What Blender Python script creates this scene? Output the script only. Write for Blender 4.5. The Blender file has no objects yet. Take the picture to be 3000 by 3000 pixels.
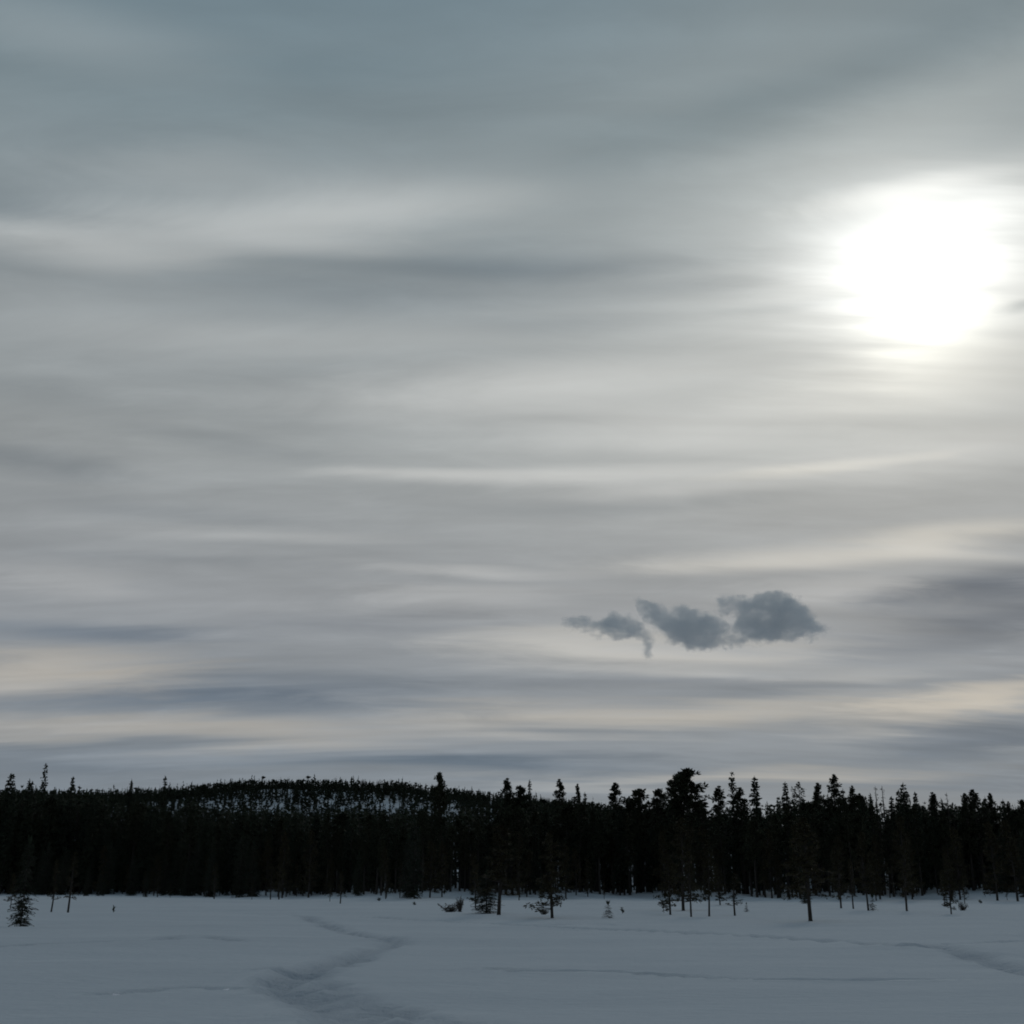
import bpy, math, random
import numpy as np
from mathutils import Vector

sc = bpy.context.scene
col = sc.collection
R = math.radians

# ------------------------------------------------------------------ camera, sky, sun, exposure
SUN_AZ, SUN_EL = 20.70, 27.24
EYE = 1.6
cam_d = bpy.data.cameras.new('camera')
cam_d.sensor_fit = 'HORIZONTAL'
cam_d.angle = 2 * math.atan(0.849 / 2)
cam_d.clip_start, cam_d.clip_end = 0.05, 20000
cam = bpy.data.objects.new('camera', cam_d)
col.objects.link(cam)
cam.location = (0, 0, EYE)
cam.rotation_euler = (R(90 + 17.25), 0, 0)
sc.camera = cam
sc.view_settings.view_transform = 'Standard'
sc.view_settings.look = 'None'
sc.view_settings.gamma = 1
sc.view_settings.use_curve_mapping = False
sc.view_settings.exposure = -1.0
sc.cycles.pixel_filter_type = 'BLACKMAN_HARRIS'
sc.cycles.filter_width = 1.9
sc.cycles.max_bounces = 8
sc.cycles.diffuse_bounces = 2
sc.cycles.volume_bounces = 8
sc.cycles.use_adaptive_sampling = True
sc.cycles.adaptive_threshold = 0.015
sc.cycles.adaptive_min_samples = 12

sun_d = bpy.data.lights.new('sun', 'SUN')
sun_d.energy = 0.5
sun_d.angle = R(12)
sun_d.color = (1.0, 0.95, 0.86)
sun = bpy.data.objects.new('sun', sun_d)
col.objects.link(sun)
sd = Vector((math.cos(R(SUN_EL)) * math.sin(R(SUN_AZ)), math.cos(R(SUN_EL)) * math.cos(R(SUN_AZ)), math.sin(R(SUN_EL))))
sun.rotation_euler = sd.to_track_quat('Z', 'Y').to_euler()
sun.location = (0, 0, 60)

# ------------------------------------------------------------------ measured places, metres and degrees
EDGE = [(-141.9, 250.5), (-97.4, 240.8), (-81.1, 250.5), (-54.2, 223.5), (-29.7, 183.9), (-17.7, 164.5), (-9.1, 169.0), (0.0, 178.6), (9.6, 178.6), (19.8, 183.9), (28.7, 152.4), (40.1, 148.8), (48.1, 148.8), (64.8, 160.3), (95.6, 169.0)]
CANOPY = [(-30.11, 3.49), (-22.52, 3.9), (-19.76, 3.91), (-18.33, 3.75), (-16.44, 3.54), (-13.93, 3.5), (-9.38, 3.34), (-4.72, 3.35), (-0.79, 3.36), (0.0, 3.72), (3.15, 3.54), (4.72, 3.44), (6.28, 3.37), (7.23, 3.69), (8.63, 3.76), (9.07, 3.41), (10.91, 3.48), (12.44, 3.61), (13.95, 3.76), (15.13, 3.67), (16.0, 3.58), (16.84, 3.2), (17.59, 3.55), (18.29, 3.32), (18.86, 3.38), (19.55, 3.19), (20.41, 3.46), (21.1, 3.36), (22.45, 3.27), (30.05, 3.09)]
RIDGE = [(-661, 64.0), (-552, 70.7), (-415, 75.3), (-332, 76.1), (-290, 76.4), (-221, 78.8), (-166, 79.6), (-125, 80.2), (-83, 78.6), (-41, 74.2), (0, 69.9), (55, 62.7), (110, 53.9), (191, 40.0), (272, 26.9), (407, 11.2)]
SKYLINE = [
    ('spruce', -104.22, 255.81, 24.27, 1.29, 'tall narrow cone-shaped spruce above the forest skyline, shorter than the ragged spruce beside it'),
    ('spruce_open', -100.43, 265.18, 26.91, 1.02, 'tallest ragged spruce with sparse short branches, its spire well above the hill'),
    ('spike', -101.61, 259.55, 23.19, 0.54, 'thin spruce spire in front of a close twin, between two taller spruces'),
    ('spike', -103.89, 267.96, 23.53, 0.56, 'shorter of twin thin spruce spires between two taller spruces'),
    ('spike', -95.07, 265.45, 24.19, 0.55, 'lone thin spruce spire standing just past the tallest ragged spruce'),
    ('spike', -82.59, 267.19, 23.76, 0.48, 'slim spruce tip poking above the wooded ridge near the snow patches'),
    ('spike', -72.5, 257.94, 23.69, 0.54, 'slim spruce spire overtopping the wooded ridge above the open snow patches'),
    ('pine_round', -10.89, 186.72, 18.0, 0.94, 'lone round-headed pine standing over the falling end of the snowy ridge'),
    ('pine_column', -1.2, 197.52, 18.09, 0.94, 'slim rounded pine where the ridge dips behind the forest'),
    ('spruce', 2.89, 200.64, 18.24, 0.54, 'dark pointed spruce next to a low bent pine top'),
    ('pine_round', 1.65, 198.64, 17.1, 1.06, 'low bent pine top leaning away from a pointed spruce'),
    ('pine_column', 7.6, 198.64, 18.07, 0.77, 'bushy narrow pine standing alone above the skyline, taller than the slim pine beside it'),
    ('pine_column', 10.55, 202.64, 17.63, 0.54, 'slim small-headed pine just past the bushy narrow pine'),
    ('spruce', 11.89, 202.94, 16.4, 0.54, 'short spruce tip beside a slim small-headed pine'),
    ('pine_column', 16.62, 197.34, 17.37, 1.05, 'dark tapering pine alone between two dips of the skyline'),
    ('pine_round', 20.26, 199.04, 16.6, 1.59, 'dense broad dome-shaped pine beside a gap in the skyline'),
    ('pine_round', 18.92, 200.35, 15.5, 0.83, 'low flat pine top at the shoulder of a dome-shaped pine'),
    ('pine_round', 25.75, 180.63, 18.0, 2.14, 'largest broad-crowned pine, highest on the skyline beneath the dark cloud'),
    ('pine_round', 25.21, 187.97, 18.31, 1.0, 'airy pine with separate needle tufts against the flank of the largest pine'),
    ('pine_column', 23.97, 188.84, 17.16, 1.23, 'shaggy middle pine stepping down from the largest pine'),
    ('pine_round', 22.93, 191.94, 16.06, 1.14, 'lowest loose-branched pine of the steps below the largest pine'),
    ('pine_column', 29.44, 177.85, 15.43, 0.9, 'dark compact pine just past the largest broad-crowned pine'),
    ('spruce_open', 30.4, 169.19, 16.6, 0.9, 'tall airy spruce with see-through crown and thin tip'),
    ('pine_column', 31.47, 168.73, 14.49, 0.85, 'short dark pine squeezed between an airy spruce and a bushy spruce'),
    ('spruce_wide', 32.59, 166.36, 15.85, 1.08, 'bushy full-crowned spruce standing behind an airy see-through spruce'),
    ('spike', 37.5, 169.21, 15.26, 0.45, 'needle-thin spruce spire beside an open airy pine crown'),
    ('pine_airy', 39.49, 168.66, 15.27, 1.1, 'open airy round-crowned pine with sky showing through'),
    ('pine_column', 41.25, 166.03, 14.92, 0.74, 'dark blunt pine stepping up to a column-shaped pine'),
    ('pine_column', 43.09, 165.54, 15.91, 0.78, 'column-shaped dark pine with flat blunt top'),
    ('spruce', 44.64, 167.22, 14.29, 0.55, 'short spruce at the foot of the column-shaped pine'),
    ('pine_column', 46.04, 166.84, 14.58, 0.64, 'slim dark pine with rounded tip among lower bushy tops'),
    ('pine_round', 47.01, 166.8, 13.54, 0.89, 'low bushy pine top beside a slim round-tipped pine'),
    ('spike', 47.14, 162.8, 13.29, 0.34, 'short thin snag at the start of a row of bare poles'),
    ('snag', 48.04, 162.8, 14.26, 0.29, 'taller bare pole-like dead spruce, twin to another pole beside it'),
    ('snag', 49.96, 166.8, 14.62, 0.3, 'bare pole-like dead spruce past its twin, next to a skyline gap'),
    ('spike', 51.55, 168.8, 13.31, 0.4, 'small thin spruce tip in the gap behind the bare poles'),
    ('spruce', 50.29, 160.8, 13.63, 0.62, 'narrow spruce leaning close to a higher cone-shaped spruce'),
    ('spruce_wide', 51.77, 162.8, 14.61, 1.06, 'highest broad cone-shaped spruce past the row of bare poles'),
    ('spruce_wide', 53.28, 162.8, 13.51, 0.77, 'shaggy lower spruce following the broad cone-shaped spruce'),
    ('pine_column', 56.97, 166.23, 13.67, 0.69, 'rounded pine beside a needle-thin bare pole'),
    ('spruce', 58.57, 168.85, 13.05, 0.45, 'low spruce tip between a rounded pine and a bare pole'),
    ('snag', 58.97, 167.47, 13.76, 0.25, 'single needle-thin bare pole standing alone'),
    ('pine_column', 61.09, 167.26, 13.61, 0.69, 'dark pine leading up to a thick round-headed pine'),
    ('pine_column', 63.02, 168.44, 14.15, 0.9, 'thick round-headed pine, highest of its cluster past the lone bare pole'),
    ('spruce', 64.88, 169.67, 13.33, 0.5, 'short pointed spruce between two round pines'),
    ('pine_column', 66.69, 172.29, 13.98, 0.56, 'slim upright pine past the thick round-headed pine'),
    ('spruce', 68.15, 171.76, 13.15, 0.41, 'small spruce tip in the low end of the skyline'),
    ('pine_column', 69.31, 172.52, 12.88, 0.46, 'small blunt pine in the low end of the skyline'),
    ('pine_round', 71.58, 173.94, 13.11, 0.72, 'low rounded pine at the far end of the skyline'),
]
BOG_TREES = [
    ('bog_spruce', -20.66, 53.57, 3.38, 0.43, 'bushy dark spruce standing alone on the open snow, branches down to the ground'),
    ('bog_pine', -36.87, 93.3, 2.5, 0.39, 'stunted thin pine behind the lone bushy spruce'),
    ('thin_pine', -30.65, 84.49, 3.29, 0.38, 'thin grey-stemmed young pine between the bushy spruce and a darker trunk'),
    ('thin_pine', -29.14, 83.37, 3.71, 0.49, 'dark thin-stemmed pine standing out from the spruce edge on the open snow'),
    ('bog_pine', -0.76, 72.75, 4.98, 1.25, 'straight black-trunked pine with shrubby spruce growing at its side'),
    ('bog_spruce', -1.56, 77.22, 2.34, 0.73, 'low bushy spruce crowding against a straight pine trunk'),
    ('low_pine', -2.85, 99.21, 4.11, 0.73, 'crooked small pine behind a sprawling bare shrub'),
    ('low_pine', 2.13, 67.3, 4.37, 1.0, 'spreading pine with low drooping branches and a bent dark shrub at its foot'),
    ('low_pine', 9.5, 76.28, 3.53, 0.77, 'slim pine with flat branches just above the snow in a cluster of four trunks'),
    ('low_pine', 11.88, 88.05, 6.15, 1.36, 'stout brownish pine, thickest trunk in a cluster of four'),
    ('thin_pine', 9.58, 68.02, 3.68, 0.36, 'thin leaning pine stem beside a stout brownish pine'),
    ('bog_pine', 10.66, 68.77, 3.88, 0.61, 'thin pine standing apart with long bare stem leaning slightly'),
    ('low_pine', 18.32, 111.59, 3.55, 0.79, 'small pine with long flat side branches over the snow'),
    ('thin_pine', 13.21, 75.36, 2.33, 0.45, 'young scraggly pine with tufted low branches'),
    ('bog_pine', 14.54, 61.99, 4.81, 1.1, 'pine with the thickest bare black trunk, farthest out on the snow'),
    ('bog_pine', 27.01, 104.16, 5.6, 0.86, 'slender dark trunk at the forest edge past the thick black trunk'),
    ('thin_pine', 26.26, 97.66, 3.56, 0.41, 'very thin short stem between two dark trunks'),
    ('bog_pine', 24.71, 88.05, 5.22, 0.78, 'dark leaning pine with a small spruce sheltering at its foot'),
    ('thin_pine', 26.27, 84.49, 4.4, 0.5, 'long grey thin pine stem alone in front of the forest'),
    ('low_pine', 27.02, 78.18, 3.58, 0.56, 'ragged pine with one long branch trailing down to the snow'),
]
SMALL_PLANTS = [
    ('sapling', 5.09, 67.3, 0.65, 0.32, 'tiny snow-dusted spruce sapling standing alone on the snow'),
    ('stub', 6.8, 78.18, 0.38, 0.12, 'short dark stub of a seedling beside the tiny spruce sapling'),
    ('stub', -26.86, 85.65, 0.31, 0.1, 'small dark seedling tip alone on the open snow near the spruce edge'),
    ('stub', -15.27, 145.34, 0.37, 0.22, 'dark seedling tip bent over close to the forest edge'),
    ('stub', -8.29, 107.75, 0.33, 0.16, 'tiny dark seedling tip out from the forest edge near a sprawling shrub'),
    ('shrub', -3.97, 81.21, 0.46, 0.72, 'low sprawling bare shrub with thin crossing twigs on the snow'),
    ('shrub', -3.43, 83.37, 0.9, 0.35, 'upright bare shrub standing at the end of the sprawling one'),
    ('shrub', 1.78, 71.91, 0.37, 0.32, 'bent dark shrub at the foot of the spreading pine'),
    ('sapling', 14.99, 81.21, 0.46, 0.19, 'slender spruce seedling past the scraggly young pine'),
    ('sapling', 24.35, 85.65, 0.83, 0.36, 'small spruce sapling at the foot of a leaning pine'),
    ('shrub', 30.42, 85.65, 0.53, 0.33, 'dense rounded dwarf shrub beside the ragged low-branched pine'),
    ('stub', 48.09, 130.19, 0.3, 0.19, 'tiny seedling near the forest edge past the rounded dwarf shrub'),
]
TRAILS = [
    ('trodden snow trail winding from the open bog away to the spruce edge', 0.42, 0.085, [(-1.38, 13.89), (-1.88, 15.89), (-3.09, 19.35), (-4.04, 23.05), (-3.9, 25.21), (-3.87, 29.63), (-3.66, 33.33), (-3.39, 37.88), (-3.73, 39.05), (-6.29, 47.89), (-8.83, 58.0), (-12.15, 73.6), (-14.47, 74.47)]),
    ('second trodden groove joining the winding trail', 0.3, 0.07, [(0.0, 14.5), (-1.11, 16.28), (-2.34, 19.7), (-3.26, 22.42), (-3.98, 25.02), (-4.68, 25.21)]),
    ('long ski track running straight across the open snow', 0.16, 0.07, [(-0.7, 26.24), (0.41, 24.83), (2.04, 24.83), (3.41, 23.73), (4.71, 22.97), (5.91, 23.05), (9.21, 23.22), (11.58, 23.05)]),
    ('ski track slanting from the lone pine trunks across the bog', 0.4, 0.1, [(-0.77, 57.47), (1.46, 54.49), (5.17, 49.77), (7.24, 43.6), (9.53, 38.34), (10.1, 34.41), (11.42, 34.04), (10.57, 26.56), (9.96, 20.97)]),
    ('side track branching off the slanting track', 0.28, 0.08, [(10.1, 34.41), (11.22, 34.78), (13.79, 37.0), (18.05, 39.78)]),
    ('faint track between the winding trail and the pine trunks', 0.28, 0.07, [(-8.63, 71.1), (-3.02, 62.61), (0.0, 58.0), (4.58, 56.95)]),
    ('faint old track over the open snow before the spruce edge', 0.3, 0.05, [(-14.77, 32.65), (-13.82, 34.59), (-11.98, 37.44), (-10.45, 37.88), (-10.66, 42.44), (-7.85, 36.79)]),
    ('short faint groove beside the winding trail', 0.2, 0.05, [(-6.33, 20.19), (-5.37, 21.31), (-4.46, 21.1)]),
]
# az, el, half width, half height, tilt (degrees), added radiance
STREAKS = [
    (8.97, 21.93, 22.62, 6.88, 0, (0.047, 0.045, 0.041)),
    (24.53, 24.85, 3.46, 0.36, 0, (-0.208, -0.198, -0.182)),
    (15.09, 26.41, 4.67, 0.43, 0, (-0.111, -0.106, -0.097)),
    (20.18, 30.27, 5.8, 0.9, 0, (0.179, 0.17, 0.156)),
    (22.36, 12.17, 9.22, 1.62, 3, (-0.017, -0.013, -0.008)),
    (-13.97, 8.4, 13.09, 1.19, 2, (-0.017, -0.013, -0.008)),
    (-20.04, 11.18, 9.44, 0.84, 1, (-0.026, -0.02, -0.012)),
    (-2.87, 5.48, 16.8, 0.96, 0, (-0.013, -0.01, -0.006)),
    (-15.16, 29.51, 14.58, 1.74, 6, (0.095, 0.09, 0.083)),
    (20.47, 22.09, 11.87, 2.11, 0, (0.056, 0.05, 0.04)),
    (22.28, 36.16, 15.69, 3.96, 4, (-0.058, -0.056, -0.05)),
    (25.47, 32.03, 10.91, 2.34, 6, (-0.069, -0.066, -0.059)),
    (-23.19, 36.62, 12.61, 2.27, 0, (0.053, 0.05, 0.046)),
    (-10.45, 32.43, 18.9, 2.77, 6, (0.032, 0.03, 0.028)),
    (2.36, 28.2, 20.14, 2.42, 1, (-0.058, -0.056, -0.05)),
    (-19.07, 24.65, 12.23, 2.11, 0, (0.053, 0.05, 0.046)),
    (22.75, 11.67, 9.15, 2.07, 3, (-0.11, -0.106, -0.095)),
    (19.82, 5.16, 11.3, 2.49, 0, (-0.048, -0.046, -0.042)),
    (0.84, 5.36, 21.24, 0.96, 0, (-0.021, -0.02, -0.018)),
    (23.1, 9.11, 6.42, 1.36, 3, (-0.041, -0.04, -0.036)),
    (-9.23, 30.77, 17.3, 2.58, 5, (0.137, 0.13, 0.12)),
    (-4.74, 31.37, 9.02, 1.42, 5, (0.053, 0.05, 0.046)),
    (-22.42, 27.65, 10.33, 1.58, 3, (0.147, 0.14, 0.129)),
    (-17.82, 32.05, 8.62, 1.34, 8, (0.053, 0.05, 0.046)),
    (-11.33, 29.06, 11.29, 0.95, 3, (0.053, 0.05, 0.046)),
    (1.47, 23.04, 13.87, 1.87, 1, (0.147, 0.14, 0.129)),
    (-8.65, 25.15, 13.26, 1.47, 2, (0.063, 0.06, 0.055)),
    (-7.17, 22.02, 11.07, 1.49, 0, (0.053, 0.05, 0.046)),
    (2.24, 19.07, 16.05, 0.85, 0, (0.147, 0.14, 0.129)),
    (15.21, 18.78, 8.15, 0.63, 1, (0.134, 0.12, 0.096)),
    (-5.48, 19.33, 6.84, 0.55, 0, (0.074, 0.07, 0.064)),
    (7.49, 18.14, 10.82, 0.75, 0, (0.084, 0.08, 0.074)),
    (7.62, 21.25, 13.54, 1.49, 0, (0.084, 0.08, 0.074)),
    (20.1, 18.79, 9.85, 1.89, 0, (0.084, 0.08, 0.074)),
    (-2.23, 14.37, 7.73, 0.5, -2, (0.105, 0.1, 0.092)),
    (13.15, 14.63, 12.19, 1.1, 1, (0.168, 0.15, 0.12)),
    (20.83, 14.66, 6.83, 1.17, 2, (0.134, 0.12, 0.096)),
    (-12.03, 15.81, 10.43, 0.59, 1, (0.063, 0.06, 0.055)),
    (-20.95, 13.23, 5.87, 0.94, 0, (0.063, 0.06, 0.055)),
    (2.91, 11.07, 9.08, 1.54, 0, (0.179, 0.16, 0.128)),
    (9.17, 10.3, 8.85, 1.08, 0, (0.146, 0.13, 0.104)),
    (-1.7, 13.12, 8.44, 0.85, 0, (0.084, 0.08, 0.074)),
    (14.97, 12.7, 6.24, 1.21, 0, (0.084, 0.08, 0.074)),
    (-21.83, 9.08, 9.99, 1.65, 2, (0.163, 0.13, 0.086)),
    (3.35, 7.54, 11.81, 1.07, 0, (0.15, 0.12, 0.079)),
    (-15.49, 6.78, 20.18, 0.99, 1, (0.138, 0.11, 0.073)),
    (21.19, 7.73, 9.13, 1.19, 8, (0.2, 0.16, 0.106)),
    (13.14, 7.47, 12.2, 0.95, 3, (0.112, 0.09, 0.059)),
    (14.7, 9.21, 6.14, 0.67, 0, (0.067, 0.06, 0.048)),
    (12.73, 4.83, 11.16, 0.61, 0, (0.125, 0.1, 0.066)),
    (4.04, 4.63, 7.32, 0.48, 0, (0.067, 0.06, 0.048)),
    (-22.13, 5.98, 5.12, 0.58, 0, (0.062, 0.05, 0.033)),
    (0.96, 28.46, 15.35, 0.92, 1, (-0.051, -0.05, -0.045)),
    (-9.57, 27.04, 11.26, 0.87, 0, (-0.034, -0.033, -0.03)),
    (3.15, 25.98, 11.44, 0.83, 1, (-0.041, -0.04, -0.036)),
    (10.08, 27.49, 7.02, 0.62, 0, (-0.041, -0.04, -0.036)),
    (10.23, 34.29, 12.82, 2.26, 6, (-0.048, -0.046, -0.042)),
    (19.5, 35.36, 13.54, 2.36, 5, (-0.027, -0.026, -0.024)),
    (-11.91, 36.82, 14.54, 1.53, 5, (-0.014, -0.013, -0.012)),
    (-25.75, 28.85, 7.65, 1.31, 6, (-0.034, -0.033, -0.03)),
    (-22.4, 17.93, 7.5, 0.84, 2, (-0.055, -0.053, -0.048)),
    (-13.58, 19.89, 8.32, 0.68, 0, (-0.034, -0.033, -0.03)),
    (-23.27, 21.23, 6.87, 1.38, 0, (-0.027, -0.026, -0.024)),
    (4.84, 17.34, 12.88, 0.65, 0, (-0.048, -0.046, -0.042)),
    (-17.05, 16.68, 10.05, 0.63, 0, (-0.034, -0.033, -0.03)),
    (-18.2, 11.18, 9.64, 0.85, 1, (-0.069, -0.066, -0.059)),
    (-8.05, 12.01, 10.45, 0.74, 0, (-0.041, -0.04, -0.036)),
    (-16.86, 14.51, 9.95, 0.53, 0, (-0.027, -0.026, -0.024)),
    (-13.49, 8.37, 13.14, 1.1, 2, (-0.076, -0.073, -0.065)),
    (-4.18, 9.12, 8.97, 0.84, 0, (-0.048, -0.046, -0.042)),
    (21.75, 12.69, 7.12, 1.21, 3, (-0.103, -0.099, -0.089)),
    (22.17, 10.56, 9.16, 1.06, 2, (-0.082, -0.079, -0.071)),
    (7.13, 9.08, 10.33, 0.64, 0, (-0.041, -0.04, -0.036)),
    (12.01, 8.47, 10.03, 0.63, 2, (-0.048, -0.046, -0.042)),
    (21.02, 6.14, 6.49, 1.04, 3, (-0.076, -0.073, -0.065)),
    (-2.87, 5.53, 13.58, 0.82, 0, (-0.062, -0.059, -0.053)),
    (-19.4, 4.95, 7.89, 0.91, 0, (-0.034, -0.033, -0.03)),
    (20.82, 4.34, 6.87, 0.8, 0, (-0.034, -0.033, -0.03)),
]
CLOUD_AT = (374.9, 2400.0, 506.8)
CLOUD_PUFFS = [
    (76.5, 44.5, 52.8, 24.8, -10, 0.8),
    (124.1, 29.6, 86.5, 39.8, 0, 1.1),
    (169.6, 32.9, 67.3, 39.8, -25, 1.1),
    (197.3, 13.1, 72.1, 44.7, -35, 1),
    (141.1, -8.2, 81.7, 32.8, 0, 1.1),
    (240.9, -6.5, 62.4, 20.9, -5, 0.95),
    (165.8, -24.5, 57.6, 19.9, 0, 0.7),
    (50.5, 42.8, 33.6, 19.9, -20, 0.6),
    (108.7, -13.1, 43.2, 34.8, 0, 0.8),
    (174.2, 54.4, 28.8, 19.9, 0, 0.6),
    (-104.9, 42.1, 43.2, 17.9, -30, 0.95),
    (-79.7, 21.3, 43.2, 29.8, -40, 1),
    (-53.1, 1.6, 57.6, 37.3, -20, 1),
    (-15.9, 4.9, 62.4, 44.7, 0, 1.2),
    (15.2, -18.0, 67.3, 39.8, 0, 1.1),
    (34.0, 3.3, 33.6, 34.8, 0, 0.8),
    (-27.8, 27.9, 33.6, 19.9, -20, 0.7),
    (65.8, -32.6, 43.2, 17.9, 0, 0.6),
    (20.6, -39.1, 52.8, 17.9, 0, 0.8),
    (-30.1, -26.1, 48.0, 24.8, 0, 0.8),
    (-154.6, -1.6, 52.8, 29.8, 0, 1.2),
    (-170.5, 4.9, 38.4, 27.8, 0, 0.8),
    (-125.8, -9.8, 43.2, 22.9, -15, 0.9),
    (-104.4, -40.7, 24.0, 37.8, -15, 0.72),
    (-100.2, -60.2, 17.3, 22.9, 0, 0.5),
    (-228.6, -1.6, 57.6, 24.8, 0, 0.62),
    (-193.4, -13.1, 48.0, 19.9, 0, 0.8),
    (-244.6, 6.6, 33.6, 19.9, 0, 0.6),
]

# ------------------------------------------------------------------ the sky: thin overcast with streaks, the sun behind it
class NT:
    def __init__(self, tree): self.t = tree
    def n(self, kind, **kw):
        nd = self.t.nodes.new(kind)
        for k, v in kw.items():
            setattr(nd, k, v)
        return nd
    def put(self, sock, v):
        if isinstance(v, bpy.types.NodeSocket): self.t.links.new(v, sock)
        else: sock.default_value = v
    def math(self, op, a, b=0.0, c=0.0, clamp=False):
        nd = self.n('ShaderNodeMath', operation=op, use_clamp=clamp)
        for i, v in enumerate((a, b, c)): self.put(nd.inputs[i], v)
        return nd.outputs[0]
    def vec(self, op, a, b=(0, 0, 0), c=(0, 0, 0), out=0):
        nd = self.n('ShaderNodeVectorMath', operation=op)
        self.put(nd.inputs[0], a)
        if op == 'SCALE': self.put(nd.inputs['Scale'], b)
        else:
            self.put(nd.inputs[1], b)
            if op == 'MULTIPLY_ADD': self.put(nd.inputs[2], c)
        return nd.outputs['Value'] if op in ('LENGTH', 'DOT_PRODUCT', 'DISTANCE') else nd.outputs['Vector']
    def mapr(self, v, a, b, c, d, smooth=True):
        nd = self.n('ShaderNodeMapRange', interpolation_type='SMOOTHSTEP' if smooth else 'LINEAR')
        for i, x in enumerate((v, a, b, c, d)): self.put(nd.inputs[i], x)
        return nd.outputs[0]
    def noise(self, vec, scale, detail=3.0, rough=0.5, dist=0.0, color=False):
        nd = self.n('ShaderNodeTexNoise')
        self.put(nd.inputs['Vector'], vec)
        nd.inputs['Scale'].default_value = scale
        nd.inputs['Detail'].default_value = detail
        nd.inputs['Roughness'].default_value = rough
        nd.inputs['Distortion'].default_value = dist
        return nd.outputs['Color' if color else 'Fac']
    def comb(self, x, y, z):
        nd = self.n('ShaderNodeCombineXYZ')
        for i, v in enumerate((x, y, z)): self.put(nd.inputs[i], v)
        return nd.outputs[0]
    def mapping(self, vec, loc=(0, 0, 0), rot=(0, 0, 0), scale=(1, 1, 1), kind='POINT'):
        nd = self.n('ShaderNodeMapping', vector_type=kind)
        self.put(nd.inputs[0], vec)
        for i, v in zip((1, 2, 3), (loc, rot, scale)): nd.inputs[i].default_value = v
        return nd.outputs[0]
    def ramp(self, fac, stops, interp='LINEAR'):
        nd = self.n('ShaderNodeValToRGB')
        cr = nd.color_ramp
        cr.interpolation = interp
        while len(cr.elements) < len(stops): cr.elements.new(0.5)
        for e, (p, c) in zip(cr.elements, stops):
            e.position = p
            e.color = (*c, 1)
        self.put(nd.inputs[0], fac)
        return nd.outputs[0]

world = bpy.data.worlds.new('World')
sc.world = world
world.use_nodes = True
world.node_tree.nodes.clear()
w = NT(world.node_tree)
nish = w.n('ShaderNodeTexSky', sky_type='NISHITA')
nish.sun_disc = False
nish.sun_elevation = R(SUN_EL)
nish.sun_rotation = R(SUN_AZ)
tc = w.n('ShaderNodeTexCoord')
D = w.vec('NORMALIZE', tc.outputs['Generated'])
sep = w.n('ShaderNodeSeparateXYZ')
w.put(sep.inputs[0], D)
dx, dy, dz = sep.outputs
az = w.math('DEGREES', w.math('ARCTAN2', dx, dy))
el = w.math('DEGREES', w.math('ARCSINE', dz))
# the sheet of cirrostratus as a flat layer seen from below: streaks thin out towards the horizon
den = w.math('ADD', w.math('MAXIMUM', dz, 0.0), 0.16)
P = w.comb(w.math('DIVIDE', dx, den), w.math('DIVIDE', dy, den), 0.0)
S1 = w.noise(w.mapping(P, rot=(0, 0, R(-7)), scale=(0.55, 2.4, 1)), 1.3, 3.0, 0.5, 0.3)
S2 = w.noise(w.mapping(P, loc=(3.1, 7.7, 0), rot=(0, 0, R(-4)), scale=(0.7, 5.5, 1)), 2.0, 2.5, 0.45, 0.3)
S3 = w.noise(w.mapping(P, loc=(13.1, 1.7, 0), rot=(0, 0, R(-14)), scale=(1.2, 3.0, 1)), 2.4, 5.0, 0.6, 0.6)
s1 = w.math('SUBTRACT', S1, 0.5)
s2 = w.math('SUBTRACT', S2, 0.5)
s3 = w.math('SUBTRACT', S3, 0.5)
S4 = w.noise(w.mapping(P, loc=(5.3, 2.2, 0), rot=(0, 0, R(-6)), scale=(1.6, 11.0, 1)), 2.0, 3.0, 0.5, 0.2)
s4 = w.math('SUBTRACT', S4, 0.5)
S5 = w.noise(w.mapping(P, loc=(1.3, 9.2, 0), rot=(0, 0, R(24)), scale=(4.0, 11.0, 1)), 2.2, 5.0, 0.6, 0.5)
s5 = w.math('MULTIPLY', w.math('SUBTRACT', S5, 0.5), w.mapr(S3, 0.35, 0.75, 0.3, 1.0))
# streaks shear the coordinates so the brighter patches break into fibres
elw = w.math('ADD', el, w.math('MULTIPLY_ADD', s1, 2.4, w.math('MULTIPLY', s2, 0.9)))
azw = w.math('ADD', az, w.math('MULTIPLY', s3, 10.0))
A = w.comb(azw, elw, 0.0)
base = w.ramp(w.math('DIVIDE', el, 90.0), [
    (0.0, (0.165, 0.192, 0.222)), (0.06, (0.195, 0.216, 0.238)), (0.14, (0.262, 0.270, 0.274)),
    (0.22, (0.290, 0.302, 0.298)), (0.30, (0.262, 0.284, 0.288)), (0.38, (0.190, 0.226, 0.238)),
    (0.46, (0.138, 0.182, 0.205)), (0.65, (0.105, 0.140, 0.165)), (1.0, (0.092, 0.122, 0.148))])
cosang = w.vec('DOT_PRODUCT', D, tuple(sd))
ang = w.math('DEGREES', w.math('ARCCOSINE', w.math('MINIMUM', cosang, 0.999999)))
away = w.mapr(ang, 35.0, 130.0, 1.0, 0.62)
fib = w.math('MULTIPLY_ADD', s1, 0.42, w.math('MULTIPLY_ADD', s2, 0.30, w.math('MULTIPLY_ADD', s5, 0.22, w.math('MULTIPLY', s3, 0.30))))
mod = w.math('ADD', fib, 1.0)
acc = w.vec('SCALE', base, w.math('MULTIPLY', away, mod))
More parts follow.
